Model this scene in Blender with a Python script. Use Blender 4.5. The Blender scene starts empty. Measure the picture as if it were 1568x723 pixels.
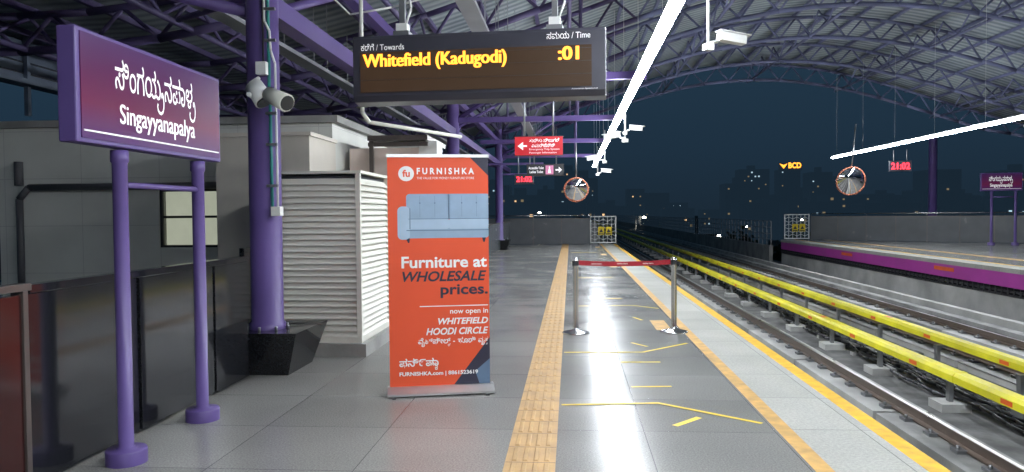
import bpy, math, random
from mathutils import Vector, Matrix
random.seed(7)
sc = bpy.context.scene
COL = sc.collection

# ---------------------------------------------------------------- materials
def mat(name, col, rough=0.5, metal=0.0, nscale=3.0, namt=0.15, bump=0.0, bscale=40.0, emis=None, estr=0.0, coat=0.0, rvar=0.1, spec=0.5):
    m = bpy.data.materials.new(name); m.use_nodes = True
    nt = m.node_tree; N = nt.nodes; L = nt.links
    b = N["Principled BSDF"]
    tc = N.new("ShaderNodeTexCoord")
    no = N.new("ShaderNodeTexNoise"); no.inputs["Scale"].default_value = nscale; no.inputs["Detail"].default_value = 6
    L.new(tc.outputs["Object"], no.inputs["Vector"])
    mr = N.new("ShaderNodeMapRange"); mr.inputs["From Min"].default_value = 0.3; mr.inputs["From Max"].default_value = 0.7
    mr.inputs["To Min"].default_value = 1 - namt; mr.inputs["To Max"].default_value = 1 + namt * 0.5
    L.new(no.outputs["Fac"], mr.inputs["Value"])
    mx = N.new("ShaderNodeVectorMath"); mx.operation = 'SCALE'
    mx.inputs[0].default_value = col[:3]; L.new(mr.outputs[0], mx.inputs["Scale"])
    L.new(mx.outputs[0], b.inputs["Base Color"])
    r2 = N.new("ShaderNodeMapRange"); r2.inputs["From Min"].default_value = 0.3; r2.inputs["From Max"].default_value = 0.7
    r2.inputs["To Min"].default_value = max(0.02, rough - rvar * rough); r2.inputs["To Max"].default_value = min(1, rough + rvar * rough)
    L.new(no.outputs["Fac"], r2.inputs["Value"]); L.new(r2.outputs[0], b.inputs["Roughness"])
    b.inputs["Metallic"].default_value = metal
    b.inputs["Coat Weight"].default_value = coat
    b.inputs["Specular IOR Level"].default_value = spec
    if bump > 0:
        n2 = N.new("ShaderNodeTexNoise"); n2.inputs["Scale"].default_value = bscale; n2.inputs["Detail"].default_value = 4
        L.new(tc.outputs["Object"], n2.inputs["Vector"])
        bp = N.new("ShaderNodeBump"); bp.inputs["Strength"].default_value = bump; bp.inputs["Distance"].default_value = 0.01
        L.new(n2.outputs["Fac"], bp.inputs["Height"]); L.new(bp.outputs[0], b.inputs["Normal"])
    if emis:
        b.inputs["Emission Color"].default_value = (*emis[:3], 1); b.inputs["Emission Strength"].default_value = estr
    return m

M = {}
M['purple'] = mat("purple_paint", (0.115, 0.075, 0.25), 0.42, namt=0.15, nscale=2, bump=0.05)
M['purple_d'] = mat("truss_purple_paint", (0.085, 0.066, 0.17), 0.55, nscale=1.0, namt=.4)
M['truss_haze'] = mat("truss_haze_tint", (0.15, 0.165, 0.29), 0.6, nscale=1.0, namt=.4)  # haze put into the colour: purple steel over the tracks tinted bluish
M['black'] = mat("black_granite", (0.014, 0.015, 0.018), 0.10, nscale=60, namt=0.5)
M['greypanel'] = mat("grey_granite_panel", (0.10, 0.11, 0.12), 0.25, nscale=2, namt=0.1)
M['steel'] = mat("brushed_steel", (0.55, 0.55, 0.55), 0.25, 1.0)
M['steel_d'] = mat("dull_steel", (0.30, 0.31, 0.32), 0.45, 0.8)
M['white'] = mat("white_paint", (0.75, 0.76, 0.74), 0.45, namt=0.05)
M['cream'] = mat("cream_panel", (0.72, 0.72, 0.64), 0.5, namt=0.04)
M['beige'] = mat("beige_plaster", (0.70, 0.655, 0.575), 0.8, namt=0.06, bump=0.05)
M['pinkb'] = mat("pink_beige_plaster", (0.72, 0.60, 0.53), 0.75, namt=0.06)
M['frame'] = mat("brown_metal_frame", (0.13, 0.11, 0.10), 0.35, 0.5)
M['red_reflection'] = mat("black_panel_red_reflection", (0.035, 0.010, 0.010), 0.12, nscale=1.5)  # reflection of a red advert, painted as the colour of a black panel
M['dark'] = mat("dark_metal", (0.03, 0.032, 0.036), 0.4)
M['teal'] = mat("teal_conduit", (0.02, 0.22, 0.20), 0.4)
M['conc'] = mat("concrete", (0.32, 0.32, 0.305), 0.85, nscale=1.3, namt=0.45, bump=0.4, bscale=30)
M['conc_l'] = mat("pale_concrete", (0.46, 0.46, 0.44), 0.8, nscale=1.0, namt=0.35, bump=0.3, bscale=25)
M['conc_d'] = mat("dark_track_concrete", (0.14, 0.14, 0.135), 0.9, nscale=2.2, namt=0.6, bump=0.5, bscale=20)
M['rail'] = mat("rail_steel", (0.22, 0.17, 0.14), 0.35, 0.8)
M['railtop'] = mat("polished_rail_head", (0.5, 0.5, 0.5), 0.3, 1.0)
M['yellow'] = mat("yellow_fibreglass", (0.78, 0.71, 0.02), 0.5, nscale=1.2, namt=0.3)
M['yline'] = mat("yellow_road_paint", (0.80, 0.46, 0.035), 0.5, nscale=9, namt=0.3)
M['ytape'] = mat("yellow_tape", (0.80, 0.58, 0.03), 0.5, nscale=12, namt=0.15)
M['oline'] = mat("ochre_line_tile", (0.60, 0.36, 0.11), 0.5, nscale=8, namt=0.35)
M['tact'] = mat("ochre_tactile_tile", (0.50, 0.32, 0.14), 0.55, nscale=5, namt=0.25, bump=0.15)
M['orange'] = mat("orange_label", (0.75, 0.12, 0.02), 0.4)
M['banner'] = mat("banner_vinyl_orange", (0.80, 0.095, 0.03), 0.5, nscale=1.5, namt=0.05)
M['navy'] = mat("banner_navy_ink", (0.03, 0.03, 0.055), 0.5)
M['ink'] = mat("banner_white_ink", (0.88, 0.88, 0.86), 0.5, namt=0.05)
M['alu'] = mat("aluminium", (0.7, 0.7, 0.7), 0.3, 0.9)
M['red'] = mat("red_sign_face", (0.50, 0.02, 0.03), 0.35, emis=(0.6, 0.02, 0.03), estr=0.35)
M['belt'] = mat("red_belt", (0.40, 0.015, 0.03), 0.6)
M['case'] = mat("display_case", (0.045, 0.045, 0.06), 0.35)
M['screen'] = mat("led_screen_off", (0.04, 0.03, 0.022), 0.2, emis=(0.25, 0.12, 0.05), estr=0.14)
M['signw'] = mat("sign_white_text", (0.85, 0.85, 0.85), 0.5, emis=(1, 1, 1), estr=0.4)  # slight glow added so the white lettering reads brighter
M['redled'] = mat("red_led", (0.3, 0, 0), 0.5, emis=(1, 0.03, 0.05), estr=5)
M['amber'] = mat("amber_led", (0.5, 0.2, 0.02), 0.5, emis=(1.0, 0.36, 0.035), estr=2.6)
M['tube'] = mat("led_batten_light", (1, 1, 1), 0.5, emis=(0.89, 0.94, 1.0), estr=90.0)
M['winlit'] = mat("lit_room_interior", (0.5, 0.5, 0.45), 0.8, nscale=1.2, namt=0.4, emis=(0.62, 0.66, 0.52), estr=0.5)
M['glass'] = mat("dark_window_glass", (0.03, 0.04, 0.05), 0.05)
M['magenta'] = mat("magenta_purple_fascia", (0.44, 0.045, 0.36), 0.5, nscale=1.2, namt=0.2)
M['sofa'] = mat("sofa_blue_ink", (0.30, 0.42, 0.56), 0.5, nscale=9, namt=0.08)
M['sofa_l'] = mat("sofa_light_ink", (0.40, 0.53, 0.66), 0.5, nscale=9, namt=0.06)
M['sofa_d'] = mat("sofa_dark_ink", (0.12, 0.19, 0.29), 0.5)
M['pipe_g'] = mat("grey_pipe", (0.10, 0.10, 0.11), 0.5)
M['warn'] = mat("warning_yellow", (0.8, 0.6, 0.02), 0.4)
M['galv'] = mat("galvanised_tray", (0.35, 0.36, 0.38), 0.5, 0.6)

def nodes(m):
    return m.node_tree.nodes, m.node_tree.links, m.node_tree.nodes["Principled BSDF"]

def floor_mat():
    m = bpy.data.materials.new("polished_granite_tiles"); m.use_nodes = True
    N, L, b = nodes(m)
    tc = N.new("ShaderNodeTexCoord")
    br = N.new("ShaderNodeTexBrick"); br.offset = 0.0; br.squash = 1.0
    br.inputs["Scale"].default_value = 1.0; br.inputs["Brick Width"].default_value = 0.9; br.inputs["Row Height"].default_value = 0.9
    br.inputs["Mortar Size"].default_value = 0.003; br.inputs["Mortar Smooth"].default_value = 0.2
    br.inputs["Color1"].default_value = (0.225, 0.223, 0.208, 1); br.inputs["Color2"].default_value = (0.27, 0.267, 0.25, 1)
    br.inputs["Mortar"].default_value = (0.10, 0.10, 0.10, 1)
    mp = N.new("ShaderNodeMapping"); mp.inputs["Location"].default_value = (0.40, 0.2, 0)
    L.new(tc.outputs["Object"], mp.inputs["Vector"]); L.new(mp.outputs[0], br.inputs["Vector"])
    sp = N.new("ShaderNodeTexNoise"); sp.inputs["Scale"].default_value = 90; sp.inputs["Detail"].default_value = 4
    L.new(tc.outputs["Object"], sp.inputs["Vector"])
    bl = N.new("ShaderNodeTexNoise"); bl.inputs["Scale"].default_value = 0.8; bl.inputs["Detail"].default_value = 4; bl.inputs["Roughness"].default_value = 0.5
    L.new(tc.outputs["Object"], bl.inputs["Vector"])
    r1 = N.new("ShaderNodeMapRange"); r1.inputs[1].default_value = .3; r1.inputs[2].default_value = .7; r1.inputs[3].default_value = .70; r1.inputs[4].default_value = 1.25
    L.new(sp.outputs["Fac"], r1.inputs[0])
    r2 = N.new("ShaderNodeMapRange"); r2.inputs[1].default_value = .3; r2.inputs[2].default_value = .7; r2.inputs[3].default_value = .90; r2.inputs[4].default_value = 1.07
    L.new(bl.outputs["Fac"], r2.inputs[0])
    mu = N.new("ShaderNodeMath"); mu.operation = 'MULTIPLY'; L.new(r1.outputs[0], mu.inputs[0]); L.new(r2.outputs[0], mu.inputs[1])
    sc_ = N.new("ShaderNodeVectorMath"); sc_.operation = 'SCALE'; L.new(br.outputs["Color"], sc_.inputs[0]); L.new(mu.outputs[0], sc_.inputs["Scale"])
    L.new(sc_.outputs[0], b.inputs["Base Color"])
    r3 = N.new("ShaderNodeMapRange"); r3.inputs[1].default_value = .3; r3.inputs[2].default_value = .7; r3.inputs[3].default_value = .18; r3.inputs[4].default_value = .26
    L.new(bl.outputs["Fac"], r3.inputs[0]); L.new(r3.outputs[0], b.inputs["Roughness"])
    b.inputs["Specular IOR Level"].default_value = 0.33
    bp = N.new("ShaderNodeBump"); bp.inputs["Strength"].default_value = 0.25; bp.inputs["Distance"].default_value = 0.004
    L.new(br.outputs["Fac"], bp.inputs["Height"]); bp.invert = True; L.new(bp.outputs[0], b.inputs["Normal"])
    return m
M['floor'] = floor_mat()

def edge_mat():
    m = bpy.data.materials.new("speckled_pale_terrazzo"); m.use_nodes = True
    N, L, b = nodes(m)
    tc = N.new("ShaderNodeTexCoord")
    br = N.new("ShaderNodeTexBrick"); br.offset = 0.0
    br.inputs["Scale"].default_value = 1.0; br.inputs["Brick Width"].default_value = 3.0; br.inputs["Row Height"].default_value = 0.9
    br.inputs["Mortar Size"].default_value = 0.004
    br.inputs["Color1"].default_value = (0.38, 0.38, 0.345, 1); br.inputs["Color2"].default_value = (0.45, 0.45, 0.41, 1); br.inputs["Mortar"].default_value = (0.16, 0.16, 0.15, 1)
    mp = N.new("ShaderNodeMapping"); mp.inputs["Location"].default_value = (1.0, 0.1, 0)
    L.new(tc.outputs["Object"], mp.inputs["Vector"]); L.new(mp.outputs[0], br.inputs["Vector"])
    sp = N.new("ShaderNodeTexNoise"); sp.inputs["Scale"].default_value = 45; sp.inputs["Detail"].default_value = 6; sp.inputs["Roughness"].default_value = .85
    L.new(tc.outputs["Object"], sp.inputs["Vector"])
    r1 = N.new("ShaderNodeMapRange"); r1.inputs[1].default_value = .3; r1.inputs[2].default_value = .7; r1.inputs[3].default_value = .6; r1.inputs[4].default_value = 1.25
    L.new(sp.outputs["Fac"], r1.inputs[0])
    st = N.new("ShaderNodeTexNoise"); st.inputs["Scale"].default_value = 1.2; st.inputs["Detail"].default_value = 4
    L.new(tc.outputs["Object"], st.inputs["Vector"])
    r4 = N.new("ShaderNodeMapRange"); r4.inputs[1].default_value = .3; r4.inputs[2].default_value = .7; r4.inputs[3].default_value = .85; r4.inputs[4].default_value = 1.08
    L.new(st.outputs["Fac"], r4.inputs[0]); mu = N.new("ShaderNodeMath"); mu.operation = 'MULTIPLY'; L.new(r1.outputs[0], mu.inputs[0]); L.new(r4.outputs[0], mu.inputs[1])
    s = N.new("ShaderNodeVectorMath"); s.operation = 'SCALE'; L.new(br.outputs["Color"], s.inputs[0]); L.new(mu.outputs[0], s.inputs["Scale"])
    L.new(s.outputs[0], b.inputs["Base Color"]); b.inputs["Roughness"].default_value = 0.55
    return m
M['edge'] = edge_mat()

def block_mat():
    m = bpy.data.materials.new("grey_painted_blockwork"); m.use_nodes = True
    N, L, b = nodes(m)
    tc = N.new("ShaderNodeTexCoord")
    sx = N.new("ShaderNodeSeparateXYZ"); cx = N.new("ShaderNodeCombineXYZ")
    L.new(tc.outputs["Object"], sx.inputs[0]); L.new(sx.outputs[0], cx.inputs[0]); L.new(sx.outputs[2], cx.inputs[1])
    br = N.new("ShaderNodeTexBrick"); br.inputs["Scale"].default_value = 1; br.inputs["Brick Width"].default_value = 1.2; br.inputs["Row Height"].default_value = 0.7
    br.offset = 0.0
    br.inputs["Mortar Size"].default_value = 0.004
    br.inputs["Color1"].default_value = (0.72, 0.73, 0.68, 1); br.inputs["Color2"].default_value = (0.75, 0.76, 0.71, 1); br.inputs["Mortar"].default_value = (0.55, 0.55, 0.53, 1)
    L.new(cx.outputs[0], br.inputs["Vector"])
    no = N.new("ShaderNodeTexNoise"); no.inputs["Scale"].default_value = 1.0; no.inputs["Detail"].default_value = 5
    L.new(tc.outputs["Object"], no.inputs["Vector"])
    r1 = N.new("ShaderNodeMapRange"); r1.inputs[1].default_value = .3; r1.inputs[2].default_value = .7; r1.inputs[3].default_value = .88; r1.inputs[4].default_value = 1.06
    L.new(no.outputs["Fac"], r1.inputs[0])
    s = N.new("ShaderNodeVectorMath"); s.operation = 'SCALE'; L.new(br.outputs["Color"], s.inputs[0]); L.new(r1.outputs[0], s.inputs["Scale"])
    L.new(s.outputs[0], b.inputs["Base Color"]); b.inputs["Roughness"].default_value = 0.8
    return m
M['block'] = block_mat()

def sheet_mat():
    m = bpy.data.materials.new("corrugated_roof_sheet"); m.use_nodes = True
    N, L, b = nodes(m)
    tc = N.new("ShaderNodeTexCoord")
    w = N.new("ShaderNodeTexWave"); w.wave_type = 'BANDS'; w.bands_direction = 'Y'; w.inputs["Scale"].default_value = 1.0; w.inputs["Distortion"].default_value = 0
    L.new(tc.outputs["Object"], w.inputs["Vector"])
    no = N.new("ShaderNodeTexNoise"); no.inputs["Scale"].default_value = 0.5; no.inputs["Detail"].default_value = 5
    L.new(tc.outputs["Object"], no.inputs["Vector"])
    cr = N.new("ShaderNodeValToRGB"); cr.color_ramp.elements[0].color = (0.13, 0.16, 0.19, 1); cr.color_ramp.elements[1].color = (0.35, 0.40, 0.42, 1)
    cr.color_ramp.elements[0].position = .3; cr.color_ramp.elements[1].position = .7
    mx = N.new("ShaderNodeMath"); mx.operation = 'ADD'; s = N.new("ShaderNodeMath"); s.operation = 'MULTIPLY'; s.inputs[1].default_value = .35
    L.new(w.outputs["Fac"], s.inputs[0]); L.new(s.outputs[0], mx.inputs[0])
    s2 = N.new("ShaderNodeMath"); s2.operation = 'MULTIPLY'; s2.inputs[1].default_value = .7; L.new(no.outputs["Fac"], s2.inputs[0]); L.new(s2.outputs[0], mx.inputs[1])
    L.new(mx.outputs[0], cr.inputs[0]); L.new(cr.outputs[0], b.inputs["Base Color"]); b.inputs["Roughness"].default_value = .6
    bp = N.new("ShaderNodeBump"); bp.inputs["Strength"].default_value = .6; bp.inputs["Distance"].default_value = .04
    L.new(w.outputs["Fac"], bp.inputs["Height"]); L.new(bp.outputs[0], b.inputs["Normal"])
    return m
M['sheet'] = sheet_mat()

def signface_mat():
    m = bpy.data.materials.new("station_sign_face"); m.use_nodes = True
    N, L, b = nodes(m)
    tc = N.new("ShaderNodeTexCoord"); sx = N.new("ShaderNodeSeparateXYZ"); L.new(tc.outputs["Generated"], sx.inputs[0])
    cr = N.new("ShaderNodeValToRGB"); e = cr.color_ramp.elements
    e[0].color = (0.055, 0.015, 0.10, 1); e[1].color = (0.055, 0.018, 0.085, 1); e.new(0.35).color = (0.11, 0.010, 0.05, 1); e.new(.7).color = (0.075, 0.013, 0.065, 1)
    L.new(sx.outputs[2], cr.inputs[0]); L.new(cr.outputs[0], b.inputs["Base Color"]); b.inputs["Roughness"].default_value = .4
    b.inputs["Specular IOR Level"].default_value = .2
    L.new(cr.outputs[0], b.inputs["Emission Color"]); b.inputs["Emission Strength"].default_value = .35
    return m
M['signface'] = signface_mat()

# ---------------------------------------------------------------- builder
class B:
    def __init__(s, name, mats):
        s.name = name; s.mats = mats; s.v = []; s.f = []; s.mi = []; s.sm = []
    def face(s, pts, m=0, smooth=False):
        n = len(s.v); s.v += [tuple(p) for p in pts]; s.f.append(list(range(n, n + len(pts)))); s.mi.append(m); s.sm.append(smooth)
    def box(s, x0, x1, y0, y1, z0, z1, m=0, X=None):
        c = [(x0, y0, z0), (x1, y0, z0), (x1, y1, z0), (x0, y1, z0), (x0, y0, z1), (x1, y0, z1), (x1, y1, z1), (x0, y1, z1)]
        if X is not None: c = [tuple(X @ Vector(p)) for p in c]
        n = len(s.v); s.v += c
        for q in [(3, 2, 1, 0), (4, 5, 6, 7), (0, 1, 5, 4), (1, 2, 6, 5), (2, 3, 7, 6), (3, 0, 4, 7)]:
            s.f.append([n + i for i in q]); s.mi.append(m); s.sm.append(False)
    def tube(s, p0, p1, r, m=0, seg=10, r2=None, rot=0.0):
        p0 = Vector(p0); p1 = Vector(p1); d = p1 - p0
        if d.length < 1e-6: return
        q = d.to_track_quat('Z', 'Y'); r2 = r if r2 is None else r2
        n = len(s.v)
        for (p, rr) in ((p0, r), (p1, r2)):
            for i in range(seg):
                a = 2 * math.pi * i / seg + rot
                s.v.append(tuple(p + q @ Vector((rr * math.cos(a), rr * math.sin(a), 0))))
        for i in range(seg):
            j = (i + 1) % seg
            s.f.append([n + i, n + j, n + seg + j, n + seg + i]); s.mi.append(m); s.sm.append(seg > 5)
        s.f.append([n + i for i in range(seg)][::-1]); s.mi.append(m); s.sm.append(False)
        s.f.append([n + seg + i for i in range(seg)]); s.mi.append(m); s.sm.append(False)
    def beam(s, p0, p1, w, m=0):
        s.tube(p0, p1, w * 0.7071, m, seg=4, rot=math.pi / 4)
    def extr(s, prof, y0, y1, m=0, smooth=False):
        n = len(s.v); k = len(prof)
        for y in (y0, y1):
            for (x, z) in prof: s.v.append((x, y, z))
        for i in range(k):
            j = (i + 1) % k
            s.f.append([n + i, n + j, n + k + j, n + k + i]); s.mi.append(m); s.sm.append(smooth)
        s.f.append([n + i for i in range(k)][::-1]); s.mi.append(m); s.sm.append(False)
        s.f.append([n + k + i for i in range(k)]); s.mi.append(m); s.sm.append(False)
    def lathe(s, cx, cy, prof, m=0, seg=24):
        n = len(s.v); k = len(prof)
        for (r, z) in prof:
            for i in range(seg):
                a = 2 * math.pi * i / seg; s.v.append((cx + r * math.cos(a), cy + r * math.sin(a), z))
        for t in range(k - 1):
            for i in range(seg):
                j = (i + 1) % seg
                s.f.append([n + t * seg + i, n + t * seg + j, n + (t + 1) * seg + j, n + (t + 1) * seg + i]); s.mi.append(m); s.sm.append(True)
    def path(s, pts, r, m=0, seg=8):
        for a, b in zip(pts[:-1], pts[1:]): s.tube(a, b, r, m, seg)
    def done(s, parent=None, bevel=0.0, name=None):
        me = bpy.data.meshes.new(name or s.name); me.from_pydata(s.v, [], s.f)
        for mm in s.mats: me.materials.append(M[mm] if isinstance(mm, str) else mm)
        me.polygons.foreach_set("material_index", s.mi); me.polygons.foreach_set("use_smooth", s.sm); me.update()
        ob = bpy.data.objects.new(name or s.name, me); COL.objects.link(ob)
        if parent is not None: ob.parent = parent
        if bevel > 0:
            bv = ob.modifiers.new("bevel", 'BEVEL'); bv.width = bevel; bv.segments = 2; bv.limit_method = 'ANGLE'; bv.angle_limit = math.radians(50)
        return ob

def empty(name, loc=(0, 0, 0), rz=0.0):
    e = bpy.data.objects.new(name, None); COL.objects.link(e); e.location = loc; e.rotation_euler = (0, 0, rz); e.empty_display_size = .2
    return e

def rawtext(body, shear=0.0, bold=0.0):
    cu = bpy.data.curves.new("t", 'FONT'); cu.body = body; cu.shear = shear; cu.offset = bold; cu.resolution_u = 4
    ob = bpy.data.objects.new("t", cu); COL.objects.link(ob); bpy.context.view_layer.update()
    dg = bpy.context.evaluated_depsgraph_get()
    me = bpy.data.meshes.new_from_object(ob.evaluated_get(dg))
    bpy.data.objects.remove(ob)
    return me
def fit(name, V, F, x0, x1, z0, z1, y, m, parent):
    xs = [v[0] for v in V]; ys = [v[1] for v in V]; a, b_, c, d = min(xs), max(xs), min(ys), max(ys)
    me = bpy.data.meshes.new(name)
    me.from_pydata([(x0 + (v[0] - a) / (b_ - a) * (x1 - x0), y, z0 + (v[1] - c) / (d - c) * (z1 - z0)) for v in V], [], F)
    me.materials.append(M[m]); me.update()
    o = bpy.data.objects.new(name, me); COL.objects.link(o)
    if parent: o.parent = parent
    return o
def text(name, body, x0, x1, z0, z1, y, m, parent=None, shear=0.0, bold=0.0):
    me = rawtext(body, shear, bold)
    if len(me.vertices) == 0: return None
    return fit(name, [tuple(v.co) for v in me.vertices], [list(p.vertices) for p in me.polygons], x0, x1, z0, z1, y, m, parent)
def kannada(name, parts, x0, x1, z0, z1, y, m, parent=None, bold=0.0, sw=.075):
    V = []; F = []; cur = 0.0
    def add(me, ox, oy, s, align):
        vs = [v.co for v in me.vertices]; mn = min(v.x for v in vs); mx_ = max(v.x for v in vs)
        n = len(V)
        base = ox - mn * s if align == 'l' else ox - (mn + mx_) / 2 * s
        for v in vs: V.append((base + v.x * s, oy + v.y * s))
        for p in me.polygons: F.append([n + i for i in p.vertices])
        return (mx_ - mn) * s
    for p in parts:
        if p[0] == 't':
            cur += add(rawtext(p[1], 0, bold), cur, 0, 1.0, 'l') + .06
        elif p[0] == 's':
            add(rawtext(p[1], 0, bold), cur - .28, -.42, .5, 'c')
        elif p[0] == ' ': cur += .3
        elif p[0] == 'y':
            pts = [(-.30, -.12), (-.34, -.20), (-.31, -.30), (-.20, -.37), (-.05, -.39), (.09, -.34), (.18, -.22), (.20, -.06), (.17, .10), (.10, .20), (.03, .19), (.02, .11), (.08, .07)]
            pts = [(cur + a, b_) for a, b_ in pts]; w = sw / 2 + bold
            n = len(V); k = len(pts)
            for i in range(k):
                a = Vector(pts[max(0, i - 1)]); c = Vector(pts[min(k - 1, i + 1)]); d = (c - a).normalized(); nx = Vector((-d.y, d.x)) * w
                V.append((pts[i][0] + nx.x, pts[i][1] + nx.y)); V.append((pts[i][0] - nx.x, pts[i][1] - nx.y))
            for i in range(k - 1): F.append([n + 2 * i, n + 2 * i + 1, n + 2 * i + 3, n + 2 * i + 2])
            cur += .28
    return fit(name, V, F, x0, x1, z0, z1, y, m, parent)

Y0, Y1 = -6.0, 37.0
EX = 2.20
FX = 11.3
ZT = -1.32

# ---------------------------------------------------------------- ground, viaduct
gm = mat("night_ground", (0.05, 0.05, 0.045), 0.95, nscale=0.05, namt=0.6)
b = B("ground", [gm])
b.face([(-3000, -3000, -12), (3000, -3000, -12), (3000, 3000, -12), (-3000, 3000, -12)]); b.done()

b = B("viaduct_deck", ['conc_d', 'conc'])
b.box(EX - 0.6, FX + 0.6, Y0, 260, ZT - 1.0, ZT, 0)
b.box(-1.0, EX - 0.62, 40, 260, ZT - 1.0, ZT, 0)
for y in range(-5, 260, 30): b.box(4, 9, y, y + 2.5, -12, ZT - 1.001, 1)
b.done()

b = B("platform_floor", ['floor', 'conc'])
b.box(-14, 1.42, Y0, Y1, -0.25, 0, 0); b.done()
b = B("platform_edge_paving", ['edge', 'conc'])
b.box(1.53, 2.07, Y0, Y1, -0.25, -0.001, 0); b.box(EX - .14, EX - .004, Y0, Y1, -1.3, -.02, 1); b.done()
b = B("platform_warning_line", ['oline']); b.box(1.42, 1.53, Y0, Y1, -0.2, 0.001); b.done()
b = B("platform_edge_line", ['yline']); b.box(2.07, EX, Y0, Y1, -0.2, 0.002); b.done(bevel=.006)

b = B("tactile_paving", ['tact', 'oline', 'dark'])
b.box(-0.41, -0.10, Y0, Y1, -0.02, 0.003, 0)
y = 1.5
while y < Y1 - .3:
    b.box(-.409, -.101, y - .002, y + .002, .002, .0036, 2)
    for i in range(4):
        cx = -0.41 + 0.055 + i * 0.067
        w = .017; a, c = y + .02, y + .28
        n = len(b.v)
        b.v += [(cx - w, a, .003), (cx + w, a, .003), (cx + w, c, .003), (cx - w, c, .003), (cx - w * .6, a + .01, .010), (cx + w * .6, a + .01, .010), (cx + w * .6, c - .01, .010), (cx - w * .6, c - .01, .010)]
        for q in [(4, 5, 6, 7), (0, 1, 5, 4), (1, 2, 6, 5), (2, 3, 7, 6), (3, 0, 4, 7)]:
            b.f.append([n + k for k in q]); b.mi.append(0); b.sm.append(False)
    y += 0.3
b.done()

b = B("floor_queue_markings", ['ytape', 'oline'])
def tape(p, q, w=0.04, m=0, z=0.004):
    p = Vector((*p, z)); q = Vector((*q, z)); d = (q - p).normalized(); n = Vector((-d.y, d.x, 0)) * w / 2
    b.face([p - n, q - n, q + n, p + n], m)
tape((-.08, 5.88), (.70, 5.97)); tape((.68, 5.972), (1.36, 5.42), z=.0048); tape((.73, 5.33), (.94, 5.56), .05)
tape((.52, 6.52), (.87, 6.55)); tape((-.08, 8.12), (.80, 8.16)); tape((.78, 8.16), (1.34, 8.73), z=.0048); tape((.70, 8.75), (.86, 8.5), .04)
tape((.50, 7.6), (.90, 7.62)); tape((.1, 12.2), (1.0, 12.3)); tape((1.0, 12.3), (1.38, 11.9), z=.0048); tape((.55, 13.3), (.9, 13.3), .06)
tape((.1, 17.6), (1.0, 17.7), .06); tape((.9, 10.9), (1.0, 10.6), .04)
for yy in (9.7, 21, 27, 33): tape((1.2, yy), (1.2, yy + .9), .2, 1)
for yy in (23, 29): tape((.0, yy), (1.0, yy + .1), .08)
b.done()

# ---------------------------------------------------------------- tracks
def track(cx, name):
    b = B(name, ['conc', 'rail', 'railtop', 'steel_d', 'conc_l'])
    for sx in (-.7175, .7175):
        x = cx + sx
        y = -4.0; k = 0
        while y < 240:
            L = 3.6
            h = .17 + random.uniform(-.005, .005)
            b.box(x - .36, x + .36, y, y + L - .10, ZT - .02, ZT + h - .05, 4 if k % 3 else 0)
            y += L; k += 1
        z = ZT + .14
        b.extr([(x - .07, z), (x + .07, z), (x + .07, z + .015), (x + .01, z + .03), (x + .01, z + .11), (x + .035, z + .125), (x + .035, z + .145), (x - .035, z + .145), (x - .035, z + .125), (x - .01, z + .11), (x - .01, z + .03), (x - .07, z + .015)], -4, 240, 1)
        b.box(x - .025, x + .025, -4, 240, z + .1452, z + .148, 2)
        y = -3.7
        while y < 70:
            b.box(x - .17, x + .17, y - .08, y + .08, z - .022, z + .02, 3)
            for s in (-1, 1): b.tube((x + s * .12, y, z), (x + s * .12, y, z + .06), .022, 3, 6)
            y += .65
    b.done()
track(3.72, "railway_track"); track(8.0, "railway_track")

def third(x, name, side):
    b = B(name, ['yellow', 'steel_d', 'orange', 'dark', 'conc_l', 'rail'])
    zt = -.66; y = -4.0; k = 0; s = .9
    def P(pr): return [(x + a * s, zt + c * s) for a, c in pr]
    while y < 230:
        L = 4.8
        b.extr(P([(-.12, -.15), (-.10, -.15), (-.10, -.06), (-.07, -.025), (.07, -.025), (.10, -.06), (.10, -.15), (.12, -.15), (.12, -.05), (.08, 0), (-.08, 0), (-.12, -.05)]), y, y + L - .012, 0)
        if y < 60:
            for o_ in (1.0, 3.4):
                b.box(x - .1112, x - .107, y + o_, y + o_ + .24, zt - .118, zt - .058, 2)
            if k % 2 == 0: b.box(x - .045, x + .045, y + .5, y + .72, zt, zt + .003, 2)
        b.extr(P([(-.128, -.15), (-.122, -.15), (-.122, -.05), (-.08, .002), (.08, .002), (.122, -.05), (.122, -.15), (.128, -.15), (.128, -.046), (.083, .007), (-.083, .007), (-.128, -.046)]), y - .05, y + .05, 0)
        y += L; k += 1
    b.box(x - .035, x + .035, -4, 230, zt - .135, zt - .04, 1)
    y = -3.4
    while y < 80:
        px = x + side * .17
        b.box(px - .03, px + .03, y - .05, y + .05, ZT, zt - .16, 1)
        b.box(min(x, px), max(x, px), y - .03, y + .03, zt - .20, zt - .155, 1)
        b.box(px - .2, px + .2, y - .2, y + .2, ZT, ZT + .12, 4)
        b.box(x - .06, x + .06, y - .05, y + .05, zt - .155, zt - .1, 3)
        y += 2.4
    b.done()
third(5.2, "third_rail_cover", 1); third(6.5, "third_rail_cover", -1)

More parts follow.
